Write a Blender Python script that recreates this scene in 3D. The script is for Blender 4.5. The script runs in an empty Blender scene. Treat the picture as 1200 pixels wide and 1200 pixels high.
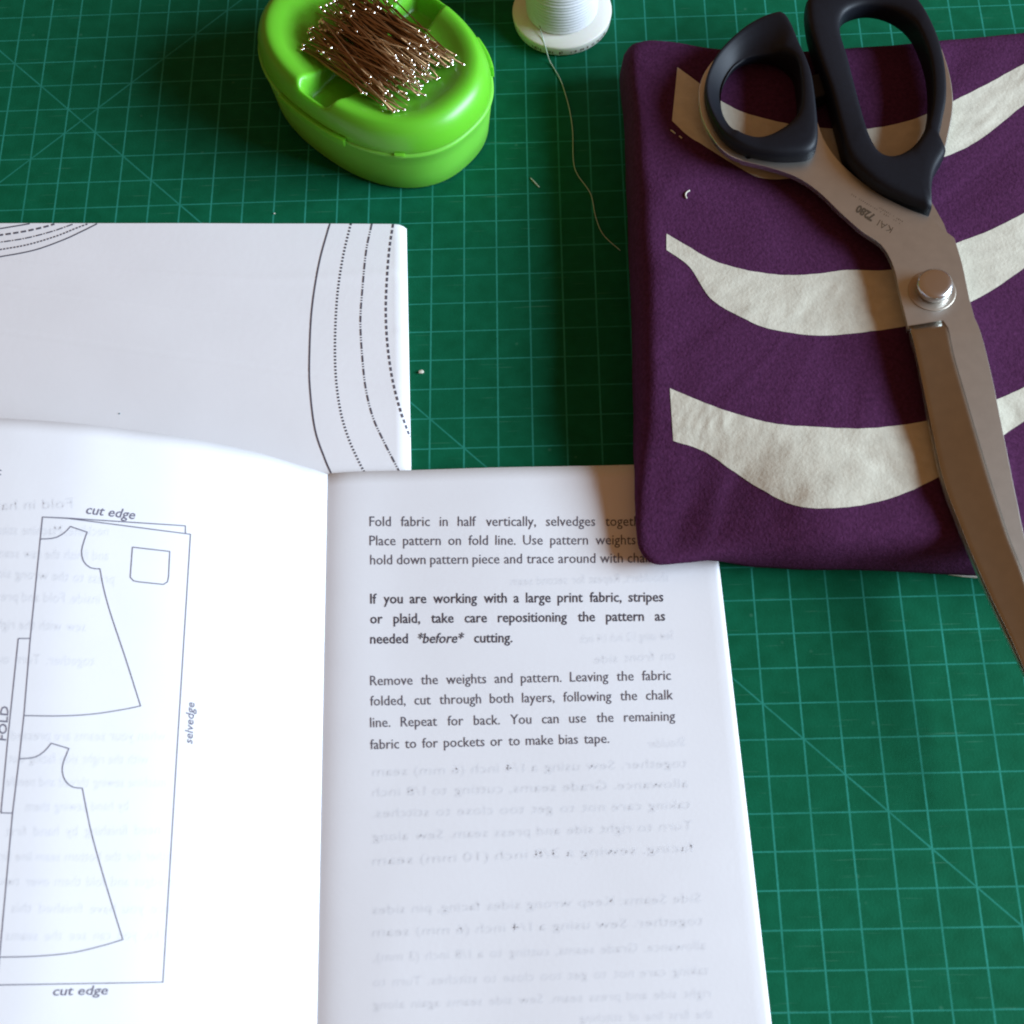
import bpy, bmesh, math, random
from mathutils import Vector, Matrix, noise
from mathutils.bvhtree import BVHTree

# ------------------------------------------------------------------ camera, world, light, exposure
CM = 0.01
OX, OY = 16.0, -16.0                       # grid origin shift (cm)
scene = bpy.context.scene
COL = scene.collection
R3 = [Vector((0.9993590333, -0.0120430243, -0.0337118392)),
      Vector((0.0235044801, 0.9310346781, 0.3641729912)),
      Vector((0.0270011471, -0.3647319477, 0.9307209809))]
EYE = Vector((17.33346 - OX, -34.50690 - OY, 34.84918))      # cm
FPX, CX, CY = 1600.0, 600.0, 743.839
cd = bpy.data.cameras.new('camera'); cam = bpy.data.objects.new('camera', cd); COL.objects.link(cam)
cam.matrix_world = Matrix(((R3[0].x, R3[1].x, R3[2].x, EYE.x * CM), (R3[0].y, R3[1].y, R3[2].y, EYE.y * CM),
                           (R3[0].z, R3[1].z, R3[2].z, EYE.z * CM), (0, 0, 0, 1)))
cd.sensor_fit = 'HORIZONTAL'; cd.sensor_width = 36.0; cd.lens = 36.0 * FPX / 1200.0
cd.shift_y = (CY - 600.0) / 1200.0
cd.clip_start = 0.02; cd.clip_end = 50.0
cd.dof.use_dof = True; cd.dof.focus_distance = 0.415; cd.dof.aperture_fstop = 26.0
scene.camera = cam

world = bpy.data.worlds.new('World'); scene.world = world; world.use_nodes = True
bg = world.node_tree.nodes['Background']
bg.inputs[0].default_value = (0.225, 0.113, 0.052, 1); bg.inputs[1].default_value = 1.0

def area(name, az, el, dist, w, h, watts, col, aim=(0.0, 0.0, 0.0)):
    ld = bpy.data.lights.new(name, 'AREA'); ld.shape = 'RECTANGLE'; ld.size = w; ld.size_y = h
    ld.energy = watts; ld.color = col
    o = bpy.data.objects.new(name, ld); COL.objects.link(o)
    a, e = math.radians(az), math.radians(el)
    p = Vector(aim) + dist * Vector((math.cos(a) * math.cos(e), math.sin(a) * math.cos(e), math.sin(e)))
    o.location = p; o.rotation_euler = (Vector(aim) - p).to_track_quat('-Z', 'Y').to_euler()
    return o
area('window_light', -7, 23.5, 1.8, 1.1, 0.72, 82.5, (0.67, 0.83, 1.0))

scene.render.engine = 'CYCLES'; scene.cycles.filter_width = 2.0
scene.view_settings.view_transform = 'Standard'; scene.view_settings.look = 'None'
scene.view_settings.exposure = 0.0; scene.view_settings.gamma = 1.0
scene.render.resolution_x = scene.render.resolution_y = 1024
random.seed(7)

# ------------------------------------------------------------------ helpers (all geometry in cm)
def ray(px, py):
    d = R3[0] * ((px - CX) / FPX) + R3[1] * (-(py - CY) / FPX) - R3[2]
    return d
def at(px, py, z=0.0):
    """the point of the level plane at height z that is seen at a measured spot of the photograph"""
    d = ray(px, py); t = (z - EYE.z) / d.z
    return EYE + d * t

def obj(name, verts, faces, mat, parent=None, smooth=True, loc=None):
    me = bpy.data.meshes.new(name)
    o0 = Vector(loc) if loc is not None else Vector((0, 0, 0))
    me.from_pydata([tuple((Vector(v) - o0) * CM) for v in verts], [], faces)
    me.materials.append(mat)
    if smooth:
        me.polygons.foreach_set('use_smooth', [True] * len(me.polygons))
    me.update()
    o = bpy.data.objects.new(name, me); COL.objects.link(o)
    o.location = o0 * CM
    if parent is not None:
        o.parent = parent
        o.matrix_parent_inverse = Matrix.Identity(4)
        p = parent; off = Vector((0, 0, 0))
        while p is not None:
            off += p.location; p = p.parent
        o.location = o0 * CM - off
    return o
def recalc(o):
    bm = bmesh.new(); bm.from_mesh(o.data); bmesh.ops.recalc_face_normals(bm, faces=bm.faces[:]); bm.to_mesh(o.data); bm.free()
    return o
def bevel(o, w, seg=2, ang=40):
    m = o.modifiers.new('bevel', 'BEVEL'); m.width = w * CM; m.segments = seg; m.limit_method = 'ANGLE'; m.angle_limit = math.radians(ang)
    return o
def thing(name, label, cat, loc=(0, 0, 0), group=None):
    o = bpy.data.objects.new(name, None); COL.objects.link(o); o.location = Vector(loc) * CM
    o.empty_display_size = 0.01
    o['label'] = label; o['category'] = cat
    if group: o['group'] = group
    return o
def tag(o, label, cat, group=None):
    o['label'] = label; o['category'] = cat
    if group: o['group'] = group
    return o
def sm(a, b, x):
    t = min(1.0, max(0.0, (x - a) / (b - a))); return t * t * (3 - 2 * t)
def lerp(a, b, t): return a + (b - a) * t
def interp(x, xs, ys):
    if x <= xs[0]: return ys[0]
    for i in range(1, len(xs)):
        if x <= xs[i]: return lerp(ys[i - 1], ys[i], (x - xs[i - 1]) / (xs[i] - xs[i - 1]))
    return ys[-1]
def spline(pts, n, closed=False):
    """Catmull-Rom through pts (any dimension), n samples evenly spaced by length"""
    P = [list(p) for p in pts]; m = len(P); out = []
    segs = m if closed else m - 1
    for i in range(segs):
        p1, p2 = P[i], P[(i + 1) % m]
        p0 = P[(i - 1) % m] if (closed or i > 0) else [2 * a - b for a, b in zip(p1, p2)]
        p3 = P[(i + 2) % m] if (closed or i < m - 2) else [2 * b - a for a, b in zip(p1, p2)]
        for k in range(16):
            t = k / 16
            out.append([0.5 * ((2 * b) + (c - a) * t + (2 * a - 5 * b + 4 * c - d) * t * t + (3 * b - a - 3 * c + d) * t ** 3)
                        for a, b, c, d in zip(p0, p1, p2, p3)])
    if not closed: out.append(P[-1])
    return resample(out, n, closed)
def resample(pts, n, closed=False):
    q = [list(p) for p in pts]
    if closed: q = q + [q[0]]
    L = [0.0]
    for a, b in zip(q, q[1:]): L.append(L[-1] + math.dist(a, b))
    res = []; j = 0
    for k in range(n):
        s = L[-1] * k / (n if closed else n - 1)
        while j < len(L) - 2 and L[j + 1] < s: j += 1
        t = (s - L[j]) / max(1e-9, L[j + 1] - L[j])
        res.append([lerp(a, b, t) for a, b in zip(q[j], q[j + 1])])
    return res
def tube(path, r, sides=6, cap=True):
    V, F = [], []
    P = [Vector(p) for p in path]; rr = r if isinstance(r, (list, tuple)) else [r] * len(P)
    for i, p in enumerate(P):
        t = (P[min(i + 1, len(P) - 1)] - P[max(i - 1, 0)]).normalized()
        u = t.cross(Vector((0, 0, 1)))
        if u.length < 1e-3: u = t.cross(Vector((0, 1, 0)))
        u.normalize(); w = u.cross(t)
        for k in range(sides):
            a = 2 * math.pi * k / sides
            V.append(p + rr[i] * (u * math.cos(a) + w * math.sin(a)))
    for i in range(len(P) - 1):
        for k in range(sides):
            F.append((i * sides + k, i * sides + (k + 1) % sides, (i + 1) * sides + (k + 1) % sides, (i + 1) * sides + k))
    if cap:
        F.append(tuple(range(sides))[::-1]); F.append(tuple((len(P) - 1) * sides + k for k in range(sides)))
    return V, F
def lathe(prof, n=64, c=(0, 0, 0)):
    V, F = [], []
    for r, z in prof:
        for k in range(n):
            a = 2 * math.pi * k / n; V.append((c[0] + r * math.cos(a), c[1] + r * math.sin(a), c[2] + z))
    for i in range(len(prof) - 1):
        for k in range(n):
            F.append((i * n + k, i * n + (k + 1) % n, (i + 1) * n + (k + 1) % n, (i + 1) * n + k))
    return V, F
def bvh(o):
    """a surface to print on, in scene cm"""
    off = Vector((0, 0, 0)); p = o
    while p is not None: off += p.location; p = p.parent
    vs = [(v.co + off) / CM for v in o.data.vertices]
    return BVHTree.FromPolygons(vs, [tuple(p.vertices) for p in o.data.polygons])
def land(tree, px, py, lift=0.006, zdef=0.4):
    """where the measured spot lies on a surface, lifted a hair along its normal"""
    d = ray(px, py).normalized()
    h, n, i, dist = tree.ray_cast(EYE, d)
    if h is None: return at(px, py, zdef)
    if n.dot(d) > 0: n = -n
    return h + n * lift
def ribbon_px(tree, path, w, lift=0.006, zdef=0.4):
    """ink line: path of photo spots, w wide in photo pixels"""
    V, F = [], []
    for i, p in enumerate(path):
        a = path[max(i - 1, 0)]; b = path[min(i + 1, len(path) - 1)]
        dx, dy = b[0] - a[0], b[1] - a[1]; l = math.hypot(dx, dy) or 1.0
        nx, ny = -dy / l * w / 2, dx / l * w / 2
        V += [land(tree, p[0] + nx, p[1] + ny, lift, zdef), land(tree, p[0] - nx, p[1] - ny, lift, zdef)]
    for i in range(len(path) - 1):
        F.append((2 * i, 2 * i + 1, 2 * i + 3, 2 * i + 2))
    return V, F
def join(parts):
    V, F = [], []
    for v, f in parts:
        o = len(V); V += list(v); F += [tuple(i + o for i in q) for q in f]
    return V, F

# ------------------------------------------------------------------ materials
def pmat(name, col, rough=0.6, metal=0.0, spec=0.5, var=0.0, vscale=60.0, bump=0.0, bscale=400.0, bdist=0.0003, sheen=0.0, coat=0.0, detail=4.0, sss=0.0):
    m = bpy.data.materials.new(name); m.use_nodes = True
    nt = m.node_tree; b = nt.nodes['Principled BSDF']
    b.inputs['Base Color'].default_value = (*col, 1); b.inputs['Roughness'].default_value = rough
    b.inputs['Metallic'].default_value = metal; b.inputs['Specular IOR Level'].default_value = spec
    if sheen:
        b.inputs['Sheen Weight'].default_value = sheen; b.inputs['Sheen Roughness'].default_value = 0.5
    if coat: b.inputs['Coat Weight'].default_value = coat
    if sss:
        b.inputs['Subsurface Weight'].default_value = sss; b.inputs['Subsurface Radius'].default_value = (0.004, 0.010, 0.002)
        b.inputs['Subsurface Scale'].default_value = 0.5
    tc = nt.nodes.new('ShaderNodeTexCoord')
    if var:
        n = nt.nodes.new('ShaderNodeTexNoise'); n.inputs['Scale'].default_value = vscale; n.inputs['Detail'].default_value = detail
        nt.links.new(tc.outputs['Object'], n.inputs['Vector'])
        r = nt.nodes.new('ShaderNodeMapRange'); r.inputs[1].default_value = 0.25; r.inputs[2].default_value = 0.75
        r.inputs[3].default_value = 1 - var; r.inputs[4].default_value = 1 + var
        nt.links.new(n.outputs['Fac'], r.inputs[0])
        mx = nt.nodes.new('ShaderNodeVectorMath'); mx.operation = 'SCALE'; mx.inputs[0].default_value = col
        nt.links.new(r.outputs[0], mx.inputs['Scale']); nt.links.new(mx.outputs[0], b.inputs['Base Color'])
    if bump:
        n2 = nt.nodes.new('ShaderNodeTexNoise'); n2.inputs['Scale'].default_value = bscale; n2.inputs['Detail'].default_value = 3
        nt.links.new(tc.outputs['Object'], n2.inputs['Vector'])
        bp = nt.nodes.new('ShaderNodeBump'); bp.inputs['Strength'].default_value = bump; bp.inputs['Distance'].default_value = bdist
        nt.links.new(n2.outputs['Fac'], bp.inputs['Height']); nt.links.new(bp.outputs[0], b.inputs['Normal'])
    return m

def mat_grid():
    m = bpy.data.materials.new('cutting_mat_print'); m.use_nodes = True
    nt = m.node_tree; N = nt.nodes.new; L = nt.links.new; b = nt.nodes['Principled BSDF']
    tc = N('ShaderNodeTexCoord'); sep = N('ShaderNodeSeparateXYZ'); L(tc.outputs['Object'], sep.inputs[0])
    def mth(op, a, bb=None, c=None):
        n = N('ShaderNodeMath'); n.operation = op
        for i, v in enumerate((a, bb, c)):
            if v is None: continue
            if isinstance(v, (int, float)): n.inputs[i].default_value = v
            else: L(v, n.inputs[i])
        return n.outputs[0]
    x = mth('MULTIPLY', sep.outputs[0], 100.0); y = mth('MULTIPLY', sep.outputs[1], 100.0)
    # ink wobble along the lines
    wn = N('ShaderNodeTexNoise'); wn.inputs['Scale'].default_value = 900; L(tc.outputs['Object'], wn.inputs['Vector'])
    wob = mth('MULTIPLY', mth('SUBTRACT', wn.outputs['Fac'], 0.5), 0.02)
    def line(v, half, period=True):
        d = mth('PINGPONG', v, 0.5) if period else mth('ABSOLUTE', v)
        d = mth('ADD', d, wob)
        r = N('ShaderNodeMapRange'); r.interpolation_type = 'SMOOTHSTEP'
        L(d, r.inputs[0]); r.inputs[1].default_value = half * 0.45; r.inputs[2].default_value = half * 1.3
        r.inputs[3].default_value = 1.0; r.inputs[4].default_value = 0.0
        return r.outputs[0]
    lx = line(x, 0.028); ly = mth('MULTIPLY', line(y, 0.024), 0.85)
    d1 = mth('MULTIPLY', line(mth('MULTIPLY', mth('ADD', x, y), 0.7071), 0.026, False), 0.8)
    d2 = mth('MULTIPLY', line(mth('MULTIPLY', mth('SUBTRACT', mth('SUBTRACT', x, y), 5.0 - 32.0), 0.7071), 0.026, False), 0.8)
    mask = mth('MAXIMUM', mth('MAXIMUM', lx, ly), mth('MAXIMUM', d1, d2))
    wear = N('ShaderNodeTexNoise'); wear.inputs['Scale'].default_value = 70; wear.inputs['Detail'].default_value = 6; L(tc.outputs['Object'], wear.inputs['Vector'])
    wr = N('ShaderNodeMapRange'); wr.inputs[1].default_value = 0.3; wr.inputs[2].default_value = 0.65; wr.inputs[3].default_value = 0.62; wr.inputs[4].default_value = 1.0; L(wear.outputs['Fac'], wr.inputs[0])
    mask = mth('MULTIPLY', mask, wr.outputs[0])
    # body colour with faint mottling, fine specks and scratches
    cn = N('ShaderNodeTexNoise'); cn.inputs['Scale'].default_value = 180; cn.inputs['Detail'].default_value = 8; L(tc.outputs['Object'], cn.inputs['Vector'])
    rp = N('ShaderNodeValToRGB'); rp.color_ramp.elements[0].position = 0.3; rp.color_ramp.elements[1].position = 0.72
    rp.color_ramp.elements[0].color = (0.0022, 0.096, 0.041, 1); rp.color_ramp.elements[1].color = (0.0038, 0.124, 0.058, 1); L(cn.outputs['Fac'], rp.inputs[0])
    vo = N('ShaderNodeTexVoronoi'); vo.inputs['Scale'].default_value = 130; L(tc.outputs['Object'], vo.inputs['Vector'])
    sp = N('ShaderNodeMapRange'); sp.inputs[1].default_value = 0.03; sp.inputs[2].default_value = 0.09; sp.inputs[3].default_value = 0.22; sp.inputs[4].default_value = 0.0; L(vo.outputs['Distance'], sp.inputs[0])
    vs = N('ShaderNodeSeparateColor'); L(vo.outputs['Color'], vs.inputs[0])
    spk = mth('MULTIPLY', sp.outputs[0], mth('GREATER_THAN', vs.outputs[0], 0.72))
    mp = N('ShaderNodeMapping'); mp.inputs['Rotation'].default_value = (0, 0, 0.9); mp.inputs['Scale'].default_value = (60, 1500, 1); L(tc.outputs['Object'], mp.inputs[0])
    sn = N('ShaderNodeTexNoise'); sn.inputs['Scale'].default_value = 1.0; sn.inputs['Detail'].default_value = 2; L(mp.outputs[0], sn.inputs['Vector'])
    sc = N('ShaderNodeMapRange'); sc.inputs[1].default_value = 0.67; sc.inputs[2].default_value = 0.76; sc.inputs[3].default_value = 0.0; sc.inputs[4].default_value = 0.26; L(sn.outputs['Fac'], sc.inputs[0])
    mix1 = N('ShaderNodeMix'); mix1.data_type = 'RGBA'; L(mth('MAXIMUM', spk, sc.outputs[0]), mix1.inputs['Factor']); L(rp.outputs[0], mix1.inputs[6]); mix1.inputs[7].default_value = (0.10, 0.30, 0.20, 1)
    mix2 = N('ShaderNodeMix'); mix2.data_type = 'RGBA'; L(mask, mix2.inputs['Factor']); L(mix1.outputs[2], mix2.inputs[6]); mix2.inputs[7].default_value = (0.028, 0.265, 0.195, 1)
    L(mix2.outputs[2], b.inputs['Base Color'])
    b.inputs['Roughness'].default_value = 0.66; b.inputs['Specular IOR Level'].default_value = 0.08
    bn = N('ShaderNodeTexNoise'); bn.inputs['Scale'].default_value = 1400; bn.inputs['Detail'].default_value = 2; L(tc.outputs['Object'], bn.inputs['Vector'])
    bp = N('ShaderNodeBump'); bp.inputs['Strength'].default_value = 0.25; bp.inputs['Distance'].default_value = 0.0002
    L(bn.outputs['Fac'], bp.inputs['Height']); L(bp.outputs[0], b.inputs['Normal'])
    return m

M = {}
M['mat'] = mat_grid()
M['paper'] = pmat('booklet_paper', (0.80, 0.80, 0.815), 0.75, spec=0.25, var=0.012, vscale=90, bump=0.10, bscale=900, bdist=0.0002)
M['paper2'] = pmat('pattern_paper', (0.86, 0.86, 0.875), 0.7, spec=0.25, var=0.015, vscale=60, bump=0.12, bscale=500, bdist=0.0002)
M['ink'] = pmat('toner_ink', (0.105, 0.098, 0.125), 0.6, spec=0.3, var=0.25, vscale=900)
M['inkb'] = pmat('toner_ink_bold', (0.06, 0.055, 0.075), 0.6, spec=0.3, var=0.25, vscale=900)
M['inkg'] = pmat('diagram_ink', (0.15, 0.14, 0.19), 0.6, spec=0.3)
M['ghost'] = pmat('show_through_ink', (0.758, 0.763, 0.782), 0.75, spec=0.2)
M['purple'] = pmat('purple_cotton', (0.072, 0.0205, 0.063), 0.95, spec=0.06, var=0.28, vscale=900, bump=0.5, bscale=1300, bdist=0.0004, detail=6)
M['cream'] = pmat('cream_cotton', (0.60, 0.575, 0.47), 0.9, spec=0.12, var=0.08, vscale=350, bump=0.3, bscale=1000, bdist=0.0004, detail=6)
M['white_cloth'] = pmat('selvedge_cotton', (0.70, 0.68, 0.62), 0.9, spec=0.1)
M['steel'] = pmat('brushed_steel', (0.60, 0.61, 0.57), 0.40, metal=1.0, var=0.05, vscale=300, bump=0.05, bscale=1500, bdist=0.0001)
M['steel_ground_shaded'] = pmat('ground_steel_shaded', (0.43, 0.415, 0.36), 0.25, metal=1.0, var=0.05, vscale=300)  # blade steel darkened: the tilted face's dimmer reflection is put into the colour
M['screw'] = pmat('polished_screw', (0.66, 0.68, 0.70), 0.26, metal=1.0)
M['brass'] = pmat('bronze_washer', (0.48, 0.43, 0.36), 0.48, metal=1.0)
M['handle'] = pmat('black_elastomer', (0.0045, 0.006, 0.010), 0.52, spec=0.26, var=0.15, vscale=800, bump=0.12, bscale=1800, bdist=0.0001)
M['engrave'] = pmat('etched_mark', (0.10, 0.075, 0.05), 0.5, metal=0.6)
M['green'] = pmat('green_plastic', (0.14, 0.53, 0.028), 0.34, spec=0.45, var=0.03, vscale=60, bump=0.03, bscale=300, bdist=0.0003, sss=0.5)
M['green_base'] = pmat('green_plastic_base', (0.17, 0.58, 0.055), 0.46, spec=0.4, var=0.03, vscale=60, sss=0.5)
M['pin'] = pmat('pin_steel_room_tint', (0.36, 0.225, 0.115), 0.38, metal=1.0)  # brown reflection of the warm room is put into the shaft colour
M['pin_head'] = pmat('pin_head_steel', (0.90, 0.86, 0.80), 0.16, metal=1.0)
M['spool'] = pmat('spool_plastic', (0.78, 0.77, 0.70), 0.4, spec=0.4, sss=0.1)
M['thread'] = pmat('white_thread', (0.66, 0.67, 0.69), 0.85, spec=0.2, bump=0.2, bscale=900, bdist=0.0002)
M['tail'] = pmat('loose_thread', (0.50, 0.60, 0.50), 0.8, spec=0.2)
M['rim_print'] = pmat('rim_print', (0.16, 0.11, 0.085), 0.6)
M['lint'] = pmat('lint', (0.62, 0.60, 0.50), 0.9)
M['lint_dark'] = pmat('lint_dark', (0.12, 0.20, 0.22), 0.9)

def ghost_mat(name, col, alpha):
    m = bpy.data.materials.new(name); m.use_nodes = True; nt = m.node_tree
    b = nt.nodes['Principled BSDF']; b.inputs['Base Color'].default_value = (*col, 1); b.inputs['Roughness'].default_value = 0.8
    b.inputs['Specular IOR Level'].default_value = 0.1; b.inputs['Alpha'].default_value = alpha
    return m
M['ghost'] = ghost_mat('show_through_ink', (0.36, 0.40, 0.50), 0.022)
# ------------------------------------------------------------------ setting: the cutting mat
x0, x1, y0, y1 = -30.0, 30.0, -30.0, 30.0
def mat_mesh():
    V = [(x0, y0, -0.3), (x1, y0, -0.3), (x1, y1, -0.3), (x0, y1, -0.3), (x0, y0, 0), (x1, y0, 0), (x1, y1, 0), (x0, y1, 0)]
    F = [(3, 2, 1, 0), (4, 5, 6, 7), (0, 1, 5, 4), (1, 2, 6, 5), (2, 3, 7, 6), (3, 0, 4, 7)]
    return V, F
cm_ = obj('cutting_mat', *mat_mesh(), M['mat'], smooth=False)
cm_['kind'] = 'structure'; cm_['label'] = 'dark green cutting mat printed with a pale centimetre grid'

# ------------------------------------------------------------------ folded pattern sheet
ps = thing('pattern_sheet', 'folded white paper sewing pattern with curved solid, dotted and dashed size lines', 'paper pattern', at(240, 400, 0))
SH = 0.26
tl, tr, br = at(-60, 262, SH), at(461, 262, SH), at(486, 800, SH)
edge_top = at(476.5, 268, 0.16); edge_bot = at(487, 800, 0.16)
# the sheet runs left-right between a far edge and a near edge, and rolls down over its fold on the east side
def sheet_z(s, t, seed):
    z = SH + 0.045 * noise.noise(Vector((s * 1.3 + seed, t * 2.1, 0))) + 0.012 * noise.noise(Vector((s * 4, t * 6, seed)))
    for c, w, a in ((0.20, 0.006, 0.016), (0.30, 0.006, -0.012), (0.42, 0.006, 0.012)):
        d = (t - c + 0.105 * s - 0.04) / w
        z += a * math.exp(-d * d)
    return z
NS, NT = 90, 220
V, F = [], []
far_l, far_r = at(-60, 262, SH), at(461, 262, SH); near_l, near_r = at(-120, 800, SH), at(470, 800, SH)
fold_r = [at(476.5, 268, 0.10), at(479, 400, 0.10), at(482, 552, 0.10), at(487, 800, 0.10)]
def fold_pt(t):
    f = t * 3; i = min(2, int(f)); return fold_r[i].lerp(fold_r[i + 1], f - i)
# measured so the fold's outer line passes through the seen edge
def edge_pt(t):
    # straight line through the seen east edge
    a, b = at(476.5, 268, 0.08), at(482, 552, 0.08)
    L_ = (b - a); T = lerp(0.0, 1.9, t); return a + L_ * T
for j in range(NT + 1):
    t = j / NT
    A = far_l.lerp(near_l, t); E_ = edge_pt(t)
    # near row: inner edge of the fold, 0.38 cm inside the outer line
    B = Vector((E_.x - 0.42, lerp(far_r.y, E_.y, min(1.0, t * 6.0)) if t < 0.166 else E_.y, SH))
    if t == 0: B = far_r.copy()
    A.y = lerp(far_l.y, E_.y, t) if t > 0 else far_l.y
    for i in range(NS + 1):
        s = i / NS; p = A.lerp(B, s); p.z = sheet_z(s, t, 0.0); V.append(p)
    for k, (fx, fz) in enumerate(((0.45, 0.93), (0.78, 0.68), (1.0, 0.30), (0.97, 0.06))):
        p = B.lerp(E_, fx); p.z = lerp(0.0, SH, fz); V.append(p)
W = NS + 5
for j in range(NT):
    for i in range(W - 1):
        a = j * W + i; F.append((a, a + W, a + W + 1, a + 1))
top_sheet = recalc(obj('top_sheet', V, F, M['paper2'], ps, loc=at(240, 400, 0)))
sol = top_sheet.modifiers.new('thickness', 'SOLIDIFY'); sol.thickness = 0.012 * CM; sol.offset = -1
for k, (dz, dx, dy) in enumerate(((0.165, -0.12, -0.05), (0.085, -0.05, -0.10))):
    a, b_, c, d = at(-60, 262, SH), at(461, 262, SH), edge_pt(1.0), at(-120, 800, SH)
    pts = [(a.x, a.y + dy), (b_.x + dx, b_.y + dy), (c.x - 0.3 + dx, c.y), (d.x, c.y)]
    V = [(p[0], p[1], dz) for p in pts] + [(p[0], p[1], dz + 0.015) for p in pts]
    obj('folded_layer', V, [(3, 2, 1, 0), (4, 5, 6, 7), (0, 1, 5, 4), (1, 2, 6, 5), (2, 3, 7, 6), (3, 0, 4, 7)], M['paper2'], ps, smooth=False, loc=at(240, 400, 0))
tree_sheet = bvh(top_sheet)
R_ = lambda zx, zy: (300 + zx / 3.53, 240 + zy / 3.53)
T_ = lambda zx, zy: (zx / 3.0, 240 + zy / 3.0)
def dashes(path, pattern):
    """split a dense path (1 px steps) into runs following on/off lengths"""
    out = []; i = 0; k = 0
    while i < len(path) - 1:
        n = pattern[k % len(pattern)]
        if k % 2 == 0 and len(path[i:i + n + 1]) > 1: out.append(path[i:i + n + 1])
        i += n; k += 1
    return out
def ink_line(name, pts, w, pattern=None, mat='ink'):
    L_ = sum(math.dist(a, b) for a, b in zip(pts, pts[1:]))
    if pattern is None:
        path = spline(pts, max(8, int(L_ / 4))); g = ribbon_px(tree_sheet, path, w, 0.008, SH)
    else:
        path = spline(pts, int(L_ * 2)); g = join([ribbon_px(tree_sheet, d, w, 0.008, SH) for d in dashes(path, [int(p * 2) for p in pattern])])
    return obj(name, *g, M[mat], ps, smooth=False, loc=at(240, 400, 0))
ink_line('solid_line', [R_(*p) for p in ((306, 78), (262, 240), (232, 430), (222, 620), (224, 760), (245, 930), (285, 1050), (316, 1122))], 1.9)
ink_line('dotted_line', [R_(*p) for p in ((393, 78), (360, 220), (337, 380), (328, 560), (332, 720), (352, 860), (385, 970), (425, 1060), (452, 1112))], 2.5, (2.0, 2.0), 'inkb')
ink_line('dash_dot_line', [R_(*p) for p in ((480, 78), (457, 190), (442, 340), (433, 480), (440, 620), (455, 760), (485, 880), (530, 980), (594, 1105))], 2.0, (8, 1.5, 1.5, 1.5, 1.5, 1.5))
ink_line('dashed_line', [R_(*p) for p in ((568, 80), (553, 180), (543, 300), (538, 440), (545, 580), (565, 720), (598, 850), (636, 960))], 2.5, (4.5, 2.5))
ink_line('solid_line', [T_(*p) for p in ((-60, 190), (0, 183), (120, 160), (220, 125), (290, 93), (342, 67))], 1.5)
ink_line('dotted_line', [T_(*p) for p in ((-60, 166), (0, 158), (100, 140), (200, 110), (270, 82), (308, 68))], 1.7, (2.5, 1.8))
ink_line('dash_dot_line', [T_(*p) for p in ((-60, 140), (0, 132), (90, 118), (180, 95), (256, 69))], 1.5, (8, 1.5, 1.5, 1.5))
ink_line('dashed_line', [T_(*p) for p in ((-60, 115), (0, 107), (80, 95), (150, 80), (192, 68))], 2.2, (6, 3))
ink_line('solid_line', [T_(*p) for p in ((-60, 90), (0, 84), (50, 76), (105, 67))], 1.5)

# ------------------------------------------------------------------ instruction booklet
SP0, SP1 = at(384, 556, 0.35), at(371.5, 1200, 0.35)
axd = (SP1 - SP0).normalized(); nrm = Vector((-axd.y, axd.x, 0))          # along the spine, across (+x)
PL = 16.4
topd = Vector((0.99984, -0.01762, 0))
bk_loc = SP0 + axd * 8 - Vector((0, 0, 0.35))
bk = thing('instruction_booklet', 'open white instruction booklet with dress cutting diagram and printed text', 'booklet', bk_loc)
PS = [0, .35, .73, 1.78, 2.95, 3.9, 4.97, 6.03, 7.11, 8.2, 9.6, 11.2]
PZ = [0.35, .66, .93, 1.69, 2.29, 2.69, 3.03, 3.33, 3.54, 3.70, 3.84, 3.9]
LS = spline([(a, b) for a, b in zip(PS, PZ)], 80)
V, F = [], []
NTb = 40
for j in range(NTb + 1):
    t = PL * j / NTb
    for (s, z) in LS:
        p = SP0 + axd * t - topd * s; p.z = z + 0.012 * noise.noise(Vector((s * 0.5, t * 0.3, 4)))
        V.append(p)
Wl = len(LS)
for j in range(NTb):
    for i in range(Wl - 1):
        a = j * Wl + i; F.append((a, a + 1, a + Wl + 1, a + Wl))
left_page = recalc(obj('left_page', V, F, M['paper'], bk, loc=bk_loc))
left_page['label'] = 'raised left page with dress pattern layout diagram'
m_ = left_page.modifiers.new('thickness', 'SOLIDIFY'); m_.thickness = 0.012 * CM; m_.offset = -1
# leaves below the left page
V2 = []
for j in range(NTb + 1):
    t = PL * j / NTb - 0.02
    for (s, z) in LS:
        p = SP0 + axd * t - topd * (s * 0.985); p.z = max(0.31, z - 0.05 - 0.035 * s); V2.append(p)
under_l = recalc(obj('under_leaf', V2, F, M['paper'], bk, loc=bk_loc))
m_ = under_l.modifiers.new('thickness', 'SOLIDIFY'); m_.thickness = 0.012 * CM; m_.offset = -1
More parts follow.
